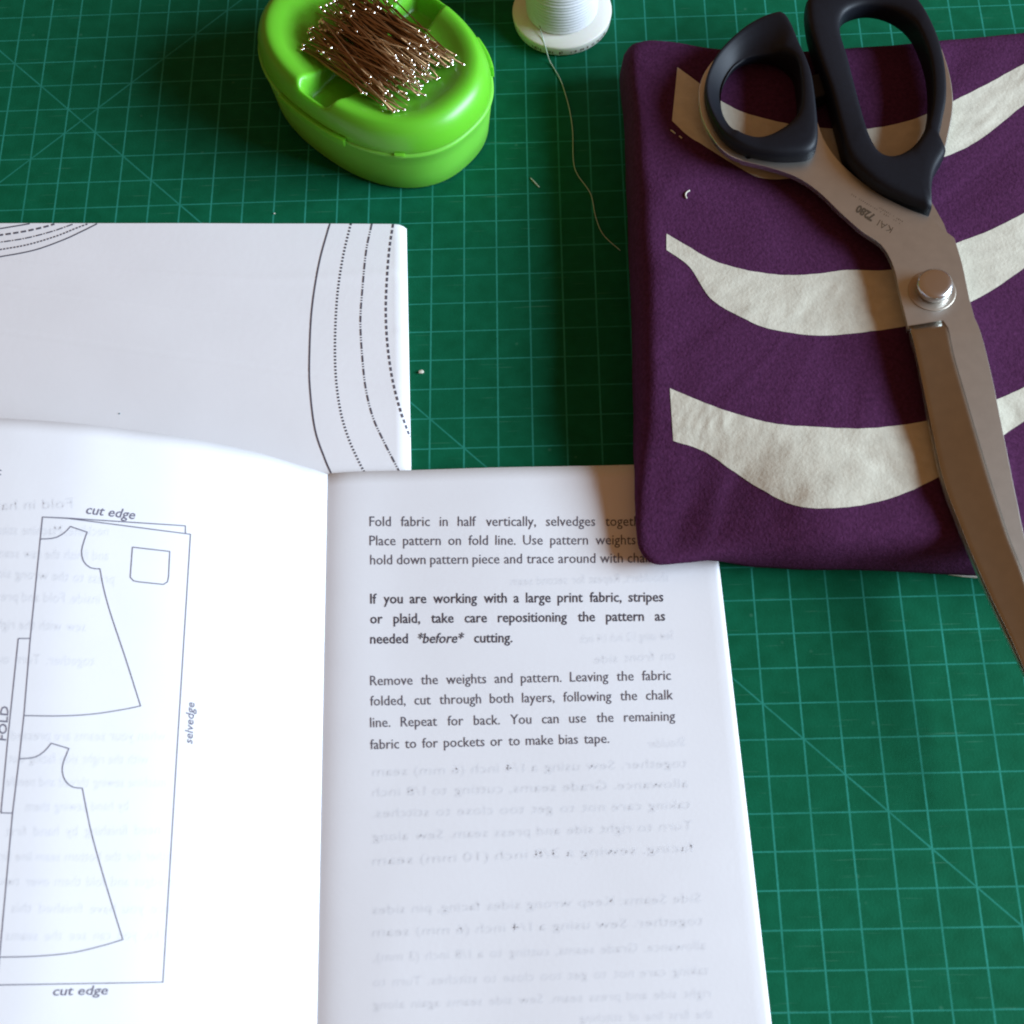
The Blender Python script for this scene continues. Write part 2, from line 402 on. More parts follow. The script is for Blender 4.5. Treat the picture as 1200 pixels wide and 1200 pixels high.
# right page
rt, rb = at(829, 552, 0.42), at(903, 1200, 0.42)
def right_leaf(name, dw, dz, toff, mat, lab=None):
    V, F = [], []; SR = [(k / 68) ** 1.5 * 0.989 for k in range(69)] + [0.996, 1.0]; NR = 70
    for j in range(NTb + 1):
        t = PL * j / NTb + toff
        A = SP0 + axd * t
        k = (A.y - rt.y) / (rb.y - rt.y)
        E2 = rt.lerp(rb, k) + Vector((dw, 0, 0))
        for i in range(NR + 1):
            s = SR[i]
            p = A.lerp(E2, s); d = (p - A).length
            z = 0.35 + 0.15 * (1 - math.exp(-d / 0.35)) * (1 - 0.035 * d) 
            z += 0.030 * noise.noise(Vector((d * 0.30, t * 0.22, 9))) * sm(0.2, 2.0, d) + dz * sm(0, .4, d)
            p.z = z - (0.0, 0.012, 0.035)[max(0, i - 68)]; V.append(p)
    for j in range(NTb):
        for i in range(NR):
            a = j * (NR + 1) + i; F.append((a, a + NR + 1, a + NR + 2, a + 1))
    o = recalc(obj(name, V, F, mat, bk, loc=bk_loc))
    m = o.modifiers.new('thickness', 'SOLIDIFY'); m.thickness = 0.012 * CM; m.offset = -1
    if lab: o['label'] = lab
    return o
right_page = right_leaf('right_page', 0, 0, 0, M['paper'], 'flat right page printed with three paragraphs of instructions')
right_leaf('under_leaf', 0.035, -0.055, -0.02, M['paper'])
right_leaf('under_leaf', 0.02, -0.105, 0.03, M['paper'])
tree_l, tree_r = bvh(left_page), bvh(right_page)

# --- lettering: glyph outlines from the built-in font, laid on the paper
_cache = {}
def glyphs(word, off=0.0, shear=0.0):
    key = (word, off, shear)
    if key in _cache: return _cache[key]
    c = bpy.data.curves.new('t', 'FONT'); c.body = word; c.size = 1.0; c.resolution_u = 2; c.offset = off; c.shear = shear
    o = bpy.data.objects.new('t', c); me = o.to_mesh()
    V = [(v.co.x, v.co.y) for v in me.vertices]; F = [tuple(p.vertices) for p in me.polygons]
    o.to_mesh_clear(); bpy.data.objects.remove(o); bpy.data.curves.remove(c)
    w = max((v[0] for v in V), default=0.0); l = min((v[0] for v in V), default=0.0)
    _cache[key] = (V, F, l, w); return _cache[key]
def text_line(name, words, p0, p1, em, tree, parent, mat, off=0.0, mirror=False, justify=True, sx=1.0, lift=0.007, italic=()):
    """words set from p0 to p1 (photo spots of the baseline ends)"""
    G = [glyphs(w, off, 0.22 if (w in italic) else 0.0) for w in words]
    W_ = [(g[3] - g[2]) * em * sx for g in G]
    tot = math.dist(p0, p1); ux, uy = (p1[0] - p0[0]) / tot, (p1[1] - p0[1]) / tot
    vx, vy = uy, -ux                                    # up of the letters in the picture
    if len(words) > 1 and justify:
        gap = (tot - sum(W_)) / (len(words) - 1)
        if mat == 'ghost' and gap > em * 0.5:
            gap = em * 0.5; k = (tot - gap * (len(words) - 1)) / sum(W_); sx *= k; W_ = [w * k for w in W_]
        if gap < em * 0.27:
            gap = em * 0.30; k = (tot - gap * (len(words) - 1)) / sum(W_); sx *= k; W_ = [w * k for w in W_]
    else:
        k = tot / sum(W_); sx *= k; W_ = [w * k for w in W_]; gap = em * 0.3
    x = 0.0; parts = []
    for g, w in zip(G, W_):
        V = []
        for (gx, gy) in g[0]:
            a = x + (gx - g[2]) * em * sx; b = gy * em
            if mirror: a = tot - a
            V.append(land(tree, p0[0] + ux * a + vx * b, p0[1] + uy * a + vy * b, lift))
        if mat == 'ghost':
            for q_, (ox_, oy_) in enumerate(((0, 0), (1.3, 0.5), (-1.2, 0.8), (0.3, -1.3), (-1.0, -0.9), (0.9, 1.3))):
                parts.append(([v + Vector((ox_ * 0.024, oy_ * 0.024, 0.0010 * q_)) for v in V], g[1]))
        else: parts.append((V, g[1]))
        x += w + gap
    return obj(name, *join(parts), M[mat], parent, smooth=False, loc=bk_loc)
Zr = lambda zx, zy: (370 + zx / 2.449, 540 + zy / 2.449)
LINES = [
 ('Fold fabric in half vertically, selvedges together.', (155, 188), (970, 187), 0),
 ('Place pattern on fold line. Use pattern weights to', (155, 243), (972, 240), 0),
 ('hold down pattern piece and trace around with chalk.', (157, 298), (978, 292), 0),
 ('If you are working with a large print fabric, stripes', (157, 410), (998, 404), 1),
 ('or plaid, take care repositioning the pattern as', (157, 467), (1003, 459), 1),
 ('needed *before* cutting.', (157, 525), (565, 521), 1),
 ('Remove the weights and pattern. Leaving the fabric', (157, 645), (1020, 629), 0),
 ('folded, cut through both layers, following the chalk', (157, 703), (1026, 685), 0),
 ('line. Repeat for back. You can use the remaining', (157, 765), (1032, 746), 0),
 ('fabric to for pockets or to make bias tape.', (157, 828), (843, 810), 0)]
for s, a, b_, bold in LINES:
    text_line('text_line', s.split(), Zr(*a), Zr(*b_), 16.8, tree_r, right_page, 'inkb' if bold else 'ink', off=0.010 if bold else 0.0, sx=0.92, italic=('*before*',))
Zg = lambda zx, zy: (370 + zx / 2.264, 840 + zy / 2.264)
GHOST = [
 ('Shoulder', (880, 84), (980, 78)),
 ('together. Sew using a 1/4 inch (6 mm) seam', (150, 158), (985, 134)),
 ('allowance. Grade seams, cutting to 1/8 inch', (150, 212), (988, 188)),
 ('taking care not to get too close to stitches.', (150, 268), (994, 244)),
 ('Turn to right side and press seam. Sew along', (150, 330), (1000, 300)),
 ('facing, sewing a 3/8 inch (10 mm) seam', (150, 394), (1003, 358)),
 ('Side Seams: Keep wrong sides facing, pin sides', (150, 524), (1022, 492)),
 ('together. Sew using a 1/4 inch (6 mm) seam', (150, 584), (1028, 552)),
 ('allowance. Grade seams, cutting to a 1/8 inch (3 mm),', (152, 650), (1034, 618)),
 ('taking care not to get too close to stitches. Turn to', (152, 716), (1042, 684)),
 ('right side and press seam. Sew side seams again along', (152, 776), (1048, 744)),
 ('the first line of stitching', (700, 812), (1052, 800))]
for s, a, b_ in GHOST:
    text_line('show_through_line', s.split(), Zg(*a), Zg(*b_), 15.5, tree_r, right_page, 'ghost', mirror=True, sx=0.86, lift=0.004)
for s, a, b_ in (('shoulders, Repeat for second seam', (560, 358), (1012, 346)), ('Sew using 1/2 inch 1/4 inch', (760, 524), (1026, 512)), ('on front side', (800, 582), (1032, 570))):
    text_line('show_through_line', s.split(), Zr(*a), Zr(*b_), 15.0, tree_r, right_page, 'ghost', mirror=True, sx=0.86, lift=0.004)
# left page: captions
Z5 = lambda zx, zy: (zx / 3.0, 480 + zy / 3.0)
Z6 = lambda zx, zy: (zx / 3.0, 820 + zy / 3.0)
def cap(words, p0, p1, em, shear=True):
    G = words
    key = tuple(words)
    return text_line('caption', words, p0, p1, em, tree_l, left_page, 'inkg', off=0.008, italic=key if shear else (), sx=0.9)
cap(['cut edge'], Z5(302, 366), Z5(474, 386), 15.5)
cap(['cut edge'], Z6(187, 1040), Z6(380, 1036), 15.5)
cap(['selvedge'], Z6(676, 156), Z6(684, 10), 13.5)
cap(['FOLD'], (7, 868), (10.5, 828), 13.5, False)
text_line('caption', ['for:'], (-22, 555), (1.5, 557), 14, tree_l, left_page, 'inkg', justify=False)
def dia(pts, w=1.25, smooth=True):
    L_ = sum(math.dist(a, b) for a, b in zip(pts, pts[1:])); n = max(6, int(L_ / 5))
    path = spline(pts, n) if smooth else resample(pts, n)
    return ribbon_px(tree_l, path, w, 0.007)
def diagram(name, strokes):
    return obj(name, *join(strokes), M['inkg'], left_page, smooth=False, loc=bk_loc)
diagram('diagram_fabric_outline', [
    dia([(50, 606), (35.7, 748.3), (28.3, 838.3), (22.7, 889.3), (15, 952.7), (0, 1118.3), (-8, 1210)], smooth=False),
    dia([(49.5, 606), (80, 607.3), (217.3, 616.3)], smooth=False), dia([(217.3, 616), (217.3, 625.4)]),
    dia([(50, 606), (80, 607.6), (223.3, 626.2)], smooth=False), dia([(223.3, 626), (207, 888), (191, 1151.2)], smooth=False),
    dia([(191.4, 1151), (90, 1152.8), (-40, 1155)], smooth=False)])
diagram('diagram_fold_mark', [dia([(36, 748.3), (21.7, 748.3)]), dia([(21.7, 748), (10, 860), (1.3, 952.9)], smooth=False), dia([(1.2, 952.7), (15, 952.9)])])
diagram('diagram_dress_front', [
    dia([(47.7, 631.7), (63.3, 630.7), (75, 625), (82.7, 617)]), dia([(82.5, 617), (102.5, 623.8)]),
    dia([(102.3, 623.5), (98.3, 635), (95.7, 646.7), (98.3, 658.3), (106.7, 665.7), (117.5, 666.7)]),
    dia([(117.2, 666.5), (121.7, 690), (130, 720), (146.7, 770), (165, 827.8)]),
    dia([(165.3, 827.3), (143.3, 831.7), (110, 836.7), (73.3, 839), (28.3, 838.7)])])
diagram('diagram_pocket', [dia([(155.3, 641.3), (199, 646.3)]), dia([(199, 646), (197.5, 678), (196, 683), (191.7, 685)], smooth=False),
    dia([(191.7, 685), (158.3, 681.5), (154, 679.5), (152.7, 676.5)], smooth=False), dia([(152.7, 676.7), (155.3, 641)])])
diagram('diagram_dress_back', [
    dia([(22.7, 889.3), (40, 887.7), (51.7, 881), (60.3, 871)]), dia([(60, 871), (81.2, 877.4)]),
    dia([(81, 877), (75, 891.7), (73, 903.3), (76.7, 915), (85, 922.3), (97, 923.8)]),
    dia([(96.6, 923.5), (101.7, 950), (108.3, 980), (123.3, 1033.3), (144.2, 1101.5)]),
    dia([(144.3, 1101), (120, 1108.3), (83.3, 1116.7), (40, 1120.7), (-4, 1121.8)])])
LG = [('Fold in half', 5, (-30, 356), (255, 346)), ('neckline. Machine stitch', 5, (-30, 440), (380, 444)), ('and finish the raw seams', 5, (-30, 520), (380, 530)),
      ('press to the wrong side', 5, (-30, 590), (400, 612)), ('inside. Fold and press', 5, (-30, 672), (350, 682)), ('sew with the right', 5, (-30, 770), (300, 780)),
      ('together. Turn out', 5, (-30, 892), (330, 900)), ('when your seams are pressed', 6, (40, 142), (580, 144)), ('with the right side facing out', 6, (30, 222), (520, 226)),
      ('machine sewing thread and needle', 6, (20, 304), (580, 308)), ('by hand sewing them', 6, (90, 392), (450, 388)), ('need finishing by hand first', 6, (20, 480), (560, 474)),
      ('together for the bottom seam line first', 6, (-30, 568), (660, 566)), ('the edges and fold them over twice', 6, (-30, 654), (650, 656)), ('Once you have finished this', 6, (40, 748), (640, 752)), ('you like, you can see the seams', 6, (20, 846), (670, 842))]
for s, k, a, b_ in LG:
    Zf = Z5 if k == 5 else Z6
    text_line('show_through_line', s.split(), Zf(*a), Zf(*b_), 17.0, tree_l, left_page, 'ghost', mirror=True, sx=0.9, lift=0.004)

# ------------------------------------------------------------------ folded purple fabric
fb_loc = at(960, 370, 0)
fb = thing('folded_fabric', 'folded purple cotton fabric with wide curved cream stripes under the scissors', 'fabric', fb_loc)
FH = 1.9
Lf = [at(*p, 0.85) for p in ((728, 78), (731, 140), (734, 210), (738, 320), (741, 430), (743, 540), (745, 622), (750, 649))]
Tp = [at(*p, 1.25) for p in ((745, 55), (775, 55), (820, 61), (900, 65), (1000, 60), (1100, 53), (1200, 45), (1330, 34))]
Bt = [at(765, 660, 0.95), at(800, 663, 0.75)] + [at(*p, 0.45) for p in ((850, 665), (950, 668), (1050, 671), (1145, 675), (1250, 679), (1330, 682))]
loop = Lf[::-1] + Tp                                     # bottom-left corner up and along the top
E_b = Bt
right_e = [Tp[-1].lerp(Bt[-1], k / 6) for k in range(1, 6)]
outline = [(p.x, p.y) for p in Lf] + [(p.x, p.y) for p in Bt] + [(p.x, p.y) for p in right_e[::-1]] + [(p.x, p.y) for p in Tp[::-1]]
NO = 420
outl = spline(outline, NO, closed=True)
for i, p in enumerate(outl):
    n1 = noise.noise(Vector((i * 0.09, 1.3, 0))) * 0.05 + noise.noise(Vector((i * 0.35, 5.3, 0))) * 0.015
    c = Vector((26.5 - OX, -10.5 - OY)); d = (Vector(p) - c).normalized(); p[0] += d.x * n1; p[1] += d.y * n1
cxy = Vector((26.3 - OX, -10.6 - OY))
rings = [0.0, .012, .03, .05, .075, .105, .14, .18, .225, .27, .32, .38, .45, .52, .6, .68, .76, .84, .92, .97]
def cloth_z(x, y):
    v = Vector((x, y, 0))
    z = 0.060 * noise.noise(v * 0.45 + Vector((3, 0, 0))) + 0.040 * noise.noise(v * 1.1) + 0.014 * noise.noise(v * 2.8)
    # soft drag folds
    z += 0.030 * math.exp(-((y - 0.18 * x + 3.0 + 0.5 * math.sin(x)) / 0.25) ** 2) * sm(5, 9, x)
    z -= 0.040 * math.exp(-(((x - 7.0) * 0.8 + (y + 0.2) * 0.2) / 0.35) ** 2) * sm(-1.2, -2.4, y)
    z += 0.05 * math.exp(-((x - 6.1 - 0.25 * (y + 1)) / 0.22) ** 2) * sm(-0.2, -1.6, y) - 0.05 * math.exp(-((x - 5.4 - 0.3 * (y + 1)) / 0.25) ** 2) * sm(-0.4, -1.8, y)
    z += 0.035 * math.exp(-((x - 10.6 - 0.35 * (y - 2)) / 0.3) ** 2) * sm(-1.0, 0.5, y) * sm(4.5, 3.0, y)
    z += 0.03 * math.exp(-((x - 12.0 + 0.3 * (y - 12)) / 0.25) ** 2) * sm(9, 11, y)
    return z
V, F = [], []
corner = Vector((at(752, 655, 0.9).x, at(752, 655, 0.9).y))
for half in (0, 1):
    for rI, s in enumerate(rings):
        if half == 1 and rI == 0: continue
        for i, p in enumerate(outl):
            q = Vector(p).lerp(cxy, s); e = (Vector(p) - q).length
            rr = 0.66
            k = min(1.0, e / rr); prof = math.sqrt(max(0.0, 1 - (1 - k) ** 2))
            base = 0.50 * sm(23.2 - OX, 21.6 - OX, q.x) * sm(-15.2 - OY, -16.6 - OY, q.y)
            zm = 0.62 + base * 0.7
            if half == 0:
                top = FH + cloth_z(q.x, q.y) * sm(0.1, 1.2, e) - 0.85 * sm(5.5, 0.3, (q - corner).length)
                z = lerp(zm, top, prof ** 0.9)
            else:
                z = lerp(zm, base + 0.03, prof ** 0.7)
            V.append((q.x, q.y, z))
nr = len(rings)
def idx(half, rI, i):
    i %= NO
    if half == 0: return rI * NO + i
    return i if rI == 0 else (nr + rI - 1) * NO + i
for half in (0, 1):
    for rI in range(nr - 1):
        for i in range(NO):
            F.append((idx(half, rI, i), idx(half, rI, i + 1), idx(half, rI + 1, i + 1), idx(half, rI + 1, i)))
    V.append((cxy.x, cxy.y, FH + cloth_z(cxy.x, cxy.y) if half == 0 else 0.03)); ci = len(V) - 1
    for i in range(NO): F.append((idx(half, nr - 1, i), idx(half, nr - 1, i + 1), ci))
cloth = recalc(obj('folded_cloth', V, F, M['purple'], fb, loc=fb_loc))
tree_f = bvh(cloth)
def stripe(tops, bots, wob=0.5, seed=0):
    n = 260; A = spline(tops, n); B = spline(bots, n); K = 26; V, F = [], []
    for i in range(n):
        for k in range(K + 1):
            t = k / K; x = lerp(A[i][0], B[i][0], t); y = lerp(A[i][1], B[i][1], t)
            if k in (0, K): y += wob * noise.noise(Vector((i * 0.16, k, seed)))
            V.append(land(tree_f, x, y, 0.010, FH))
    for i in range(n - 1):
        for k in range(K):
            a = i * (K + 1) + k; F.append((a, a + K + 1, a + K + 2, a + 1))
    return recalc(obj('cream_stripe', V, F, M['cream'], fb, loc=fb_loc))
stripe([(793.8, 79), (816.7, 95.8), (845.8, 118.8), (875, 133), (920.8, 144.5), (962.5, 150), (1016.7, 151), (1060, 143), (1087.5, 133), (1116.7, 118.8), (1158, 98), (1200, 75), (1240, 55)],
       [(787.5, 141.7), (806, 159), (825, 171), (866.7, 197), (893, 209), (930, 209), (983, 198), (1040, 194), (1075, 192), (1110, 183), (1150, 162.5), (1200, 123), (1240, 96)], seed=1)
stripe([(781, 274), (804, 287.5), (837.5, 306), (879, 317.5), (921, 322.5), (958, 321), (991.7, 316.7), (1046, 316), (1090, 300), (1121, 285), (1158, 271), (1200, 250), (1270, 214)],
       [(781, 293), (808, 313), (833, 350), (867, 371), (900, 385), (950, 393), (992, 391.7), (1058, 383), (1100, 371), (1137.5, 354), (1167, 337.5), (1200, 314.6), (1270, 268)], seed=2)
stripe([(785, 455), (812.5, 466.7), (850, 481), (904, 495.8), (950, 500), (1016.7, 502), (1083, 493.8), (1130, 480), (1166.7, 468.8), (1200, 454), (1270, 420)],
       [(789, 516.7), (825, 529), (856, 550), (887.5, 570.8), (929, 591.7), (970.8, 595.8), (1016.7, 590.8), (1058, 579), (1104, 557), (1140, 535), (1175, 511), (1200, 494), (1270, 450)], seed=3)
def sliver(px, w, zt, thick):
    a = [at(x, y, zt) for x, y in px]; V, F = [], []
    for p in a:
        for dy, dz in ((0, 0), (w, 0), (w, -thick), (0, -thick)): V.append((p.x, p.y + dy, p.z + dz))
    for i in range(len(a) - 1):
        for k in range(4): F.append((i * 4 + k, i * 4 + (k + 1) % 4, i * 4 + 4 + (k + 1) % 4, i * 4 + 4 + k))
    F.append((0, 1, 2, 3)); F.append(tuple(4 * (len(a) - 1) + k for k in (3, 2, 1, 0)))
    return recalc(obj('selvedge', V, F, M['white_cloth'], fb, loc=fb_loc, smooth=False))
sliver([(985, 62.5), (1005, 60.5), (1027, 60)], -0.5, 1.36, 0.06)
sliver([(1112, 672.5), (1128, 675), (1146, 676.5)], 0.5, 0.12, 0.06)

# ------------------------------------------------------------------ scissors
sc_loc = at(1092, 340, FH)
sc = thing('scissors', 'large bronze steel dressmaking scissors with black handles lying on the folded fabric', 'scissors', sc_loc)
ZU = 2.46       # upper face of the upper half
ZL = 2.275       # upper face of the lower half
def zt_(z, y): return z - 0.0007 * max(0.0, y - 392.0)        # blades sink towards the cloth
def plate(name, pts, ztop, th, mat, parent=sc, bev=0.03):
    """flat part cut from plate: outline of photo spots at its upper face"""
    P = [at(x, y, zt_(ztop, y)) for x, y in pts]; n = len(P)
    V = [(p.x, p.y, p.z - th) for p in P] + [(p.x, p.y, p.z) for p in P]
    F = [tuple(range(n))[::-1], tuple(range(n, 2 * n))] + [(i, (i + 1) % n, n + (i + 1) % n, n + i) for i in range(n)]
    o = recalc(obj(name, V, F, mat, parent, smooth=False, loc=sc_loc)); 
    if bev: bevel(o, bev, 2, 30)
    return o
shank_l = spline([(868, 188), (905, 197), (935, 208), (960, 225), (985, 249), (1010, 271), (1033, 287), (1047, 312), (1055, 345), (1063, 378)], 40)
shank_r = spline([(1136, 350), (1127.7, 310), (1118.5, 279)], 8) + spline([(1117, 277.5), (1103, 267), (1093, 256), (1060, 243), (1025, 224), (988, 194), (967, 166), (957, 140)], 30)
tang = spline([(950, 118), (930, 60), (905, 30), (880, 40), (845, 62), (826, 84), (819, 108), (823, 138), (838, 166), (858, 182)], 40)
gtop = [(1064.5, 386)]
edge = spline([(1064.5, 385), (1068.8, 396), (1077, 433), (1091.7, 504), (1106, 566.7), (1125, 616.7), (1141.7, 658), (1162.5, 704), (1183, 746), (1200, 785), (1230, 852), (1262, 930)], 60)
mid = spline([(1104, 378.5), (1110.5, 386), (1117, 417), (1129, 458), (1150, 529), (1166.7, 583), (1183, 633), (1198, 671), (1215, 730), (1238, 822), (1262.5, 929)], 60)
back = spline([(1142, 372), (1150, 391.7), (1162.5, 441.7), (1175, 504), (1185, 554), (1196, 608), (1206, 655), (1222, 738), (1243, 838), (1263, 928)], 60)
n = 60
hole = [(957, 140), (955, 160), (940, 174), (905, 180), (868, 186)]
def half_pair(name, poly, sa, sb, ztop, th, bev):
    """shank cut as one flat plate, blade as a strip of short facets that share its end vertices"""
    P = [at(x, y, zt_(ztop, y)) for x, y in poly]; m = len(P)
    A = [at(x, y, zt_(ztop, y)) for x, y in sa[1:]]; B = [at(x, y, zt_(ztop, y)) for x, y in sb[1:]]
    top = P + A + B; N_ = len(top); k = len(A)
    V = [tuple(p) for p in top] + [(p.x, p.y, p.z - th) for p in top]
    # poly[0] = start of sa, poly[1] = start of sb
    ia = [0] + [m + i for i in range(k)]; ib = [1] + [m + k + i for i in range(k)]
    F = [tuple(range(m)), tuple(N_ + i for i in range(m))[::-1]]
    for i in range(k):
        F.append((ia[i], ia[i + 1], ib[i + 1], ib[i])); F.append((N_ + ib[i], N_ + ib[i + 1], N_ + ia[i + 1], N_ + ia[i]))
        F.append((ia[i + 1], ia[i], N_ + ia[i], N_ + ia[i + 1])); F.append((ib[i], ib[i + 1], N_ + ib[i + 1], N_ + ib[i]))
    F.append((ib[-1], ia[-1], N_ + ia[-1], N_ + ib[-1]))
    for i in range(1, m): F.append((i, (i + 1) % m, N_ + (i + 1) % m, N_ + i))
    o = recalc(obj(name, V, F, M['steel'], sc, smooth=False, loc=sc_loc)); bevel(o, bev, 2, 30); return o
midt = [tuple(p) for p in mid]; backt = [tuple(p) for p in back]
ub = half_pair('upper_blade', [midt[0], backt[0]] + [tuple(p) for p in shank_r] + hole[1:-1] + [tuple(p) for p in shank_l] + gtop, midt, backt, ZU, 0.18, 0.012)
tin = spline([(866, 176), (850, 166), (838, 144), (833, 120), (836, 98), (848, 78), (872, 55), (896, 42)], 30)
tout = spline([(905, 30), (880, 40), (845, 62), (826, 84), (819, 108), (823, 138), (838, 166), (856, 182), (880, 191)], 40)
plate('loop_tang', [tuple(p) for p in tin] + [tuple(p) for p in tout], ZU - 0.004, 0.17, M['steel'], bev=0.02)
# ground face in smoother, darker steel; its dim reflection is put into the colour
V, F = [], []
K = 8
for i in range(n):
    up = 2.0 if i == 0 else 0.0
    a = at(edge[i][0], edge[i][1] - up, zt_(ZU, edge[i][1]) - lerp(-0.003, 0.13, sm(0, 1, min(1, i / 16)))); m = at(mid[i][0] + 0.7, mid[i][1] - up, zt_(ZU, mid[i][1]) + 0.003)
    for k in range(K + 1):
        t = k / K; p = a.lerp(m, t); p.z -= 0.02 * math.sin(math.pi * t) * min(1, i / 20); V.append(p)
for i in range(n - 1):
    for k in range(K):
        q = i * (K + 1) + k; F.append((q, q + K + 1, q + K + 2, q + 1))
gr = recalc(obj('ground_face', V, F, M['steel_ground_shaded'], ub, loc=sc_loc))
m_ = gr.modifiers.new('thickness', 'SOLIDIFY'); m_.thickness = 0.05 * CM; m_.offset = -1
# lower half: shank to the big finger loop, blade mostly covered
low = spline([(1068, 398), (1075, 425), (1089.5, 500), (1104, 566), (1123, 617), (1160, 704), (1198, 785), (1228, 852), (1262, 931)], 40)
low2 = spline([(1145, 391), (1170, 504), (1192, 608), (1218, 738), (1240, 838), (1258, 925)], 40)
low3 = [(1131, 350), (1120, 300), (1106, 262), (1097, 246), (1085, 225), (1060, 226), (1030, 212), (1024, 220), (1036, 244), (1052, 280), (1058, 330)]
half_pair('lower_blade', [tuple(low[0]), tuple(low2[0])] + low3, [tuple(p) for p in low], [tuple(p) for p in low2], ZL, 0.13, 0.012)
tang2o = spline([(1066, -4), (1086, 22), (1103, 55), (1114, 91), (1117, 124), (1112, 156), (1106, 182)], 30)
tang2i = spline([(1094, 178), (1100, 150), (1103, 120), (1099, 90), (1089, 60), (1073, 32), (1056, 8)], 30)
plate('loop_tang', [tuple(p) for p in tang2o] + [tuple(p) for p in tang2i], 2.30, 0.20, M['steel'])

def loop_handle(name, outer, inner, centre, zc, h, flare=0.0, N=110, K=28, e=0.62, tilt=None, bowl=0.0):
    """moulded grip ring: rounded section running between an outer and an inner outline"""
    O = spline(outer, 700, True); I = spline(inner, 700, True)
    def by_angle(C_, a):
        best, bd = None, 9
        for p in C_:
            d = abs((math.atan2(p[1] - centre[1], p[0] - centre[0]) - a + math.pi) % (2 * math.pi) - math.pi)
            if d < bd: bd, best = d, p
        return best
    V, F = [], []
    for i in range(N):
        a = 2 * math.pi * i / N
        z0 = zc + (tilt(a) if tilt else 0.0)
        o = by_angle(O, a); q = by_angle(I, a); po = at(*o, z0); pi_ = at(*q, z0)
        m = (po + pi_) / 2; dv = (po - pi_) / 2
        for k in range(K):
            f = 2 * math.pi * k / K; c, s = math.cos(f), math.sin(f)
            cc = math.copysign(abs(c) ** e, c); ss = math.copysign(abs(s) ** e, s)
            hh = h * (1 + flare * max(0, math.cos(a)))
            wl = max(0.0, -math.cos(a - 0.5)) ** 0.7
            zz = z0 + hh / 2 * ss
            if ss > 0: zz -= bowl * wl * (1 - cc) / 2 * ss * hh        # inner side falls away like a bowl
            V.append((m.x + dv.x * cc, m.y + dv.y * cc, zz))
    for i in range(N):
        for k in range(K):
            F.append((i * K + k, i * K + (k + 1) % K, ((i + 1) % N) * K + (k + 1) % K, ((i + 1) % N) * K + k))
    return recalc(obj(name, V, F, M['handle'], sc, loc=sc_loc))
o1 = [(904.5, 23), (916, 22.5), (925, 36), (935, 63), (944, 85), (950, 106), (956, 154), (956, 176), (950, 186), (937.5, 190), (904.5, 190), (869, 181.5), (845, 164), (829, 134), (825, 108), (831, 86), (844, 65), (869, 41), (890, 28)]
i1 = [(863, 74), (882.5, 67), (910, 69), (928, 79), (934, 98), (935, 132), (927, 149), (904, 165), (882.5, 169), (860.5, 159.5), (848, 137.5), (844.6, 115.5), (849.5, 93.5)]
loop_handle('thumb_loop', o1, i1, (888, 116), 2.46, 0.84, flare=0.30, e=0.48, bowl=0.62)
o2 = [(943, 12), (948, 3), (962, -4), (992, -12), (1025, -16), (1052, -10), (1066, 0), (1082, 22), (1097, 55), (1105, 91), (1106, 124), (1101, 152), (1098, 172), (1106, 184), (1094, 207), (1089, 228), (1091, 250), (1075, 246), (1053, 238), (1020, 221), (992.5, 194), (981.5, 161), (970.5, 117), (957, 78), (946, 41)]
i2 = [(984, 32), (992.5, 19), (1014.5, 12.4), (1039, 16.5), (1061, 30), (1075, 49.5), (1086, 82.5), (1089, 118), (1085, 148), (1074, 171), (1056, 186), (1039, 190), (1025.5, 183), (1015, 162), (1006, 129), (992.5, 74), (984.5, 48)]
loop_handle('finger_loop', o2, i2, (1040, 100), 2.44, 0.86, N=150, e=0.48, bowl=0.15)
# rubber stop between the two handles
stop = [(941, 90), (962, 84), (970, 110), (952, 116)]
plate('handle_stop', stop, 2.5, 0.5, M['handle'], bev=0.08)
# pivot
pv = at(1092, 341, ZU)
wv, wf = lathe([(0, 0.0), (0.66, 0.0), (0.67, 0.012), (0.65, 0.022), (0.60, 0.022), (0, 0.022)], 48, (pv.x, pv.y, ZU + 0.002))
washer = recalc(obj('pivot_washer', wv, wf, M['brass'], sc, loc=sc_loc))
bevel(washer, 0.01, 1, 30)
sv, sf = lathe([(0, 0), (0.43, 0.0), (0.45, 0.04), (0.49, 0.10), (0.50, 0.26), (0.47, 0.33), (0.41, 0.365), (0.30, 0.375), (0, 0.378)], 48, (pv.x + 0.02, pv.y + 0.02, ZU + 0.022))
screw = recalc(obj('pivot_screw', sv, sf, M['screw'], sc, loc=sc_loc))
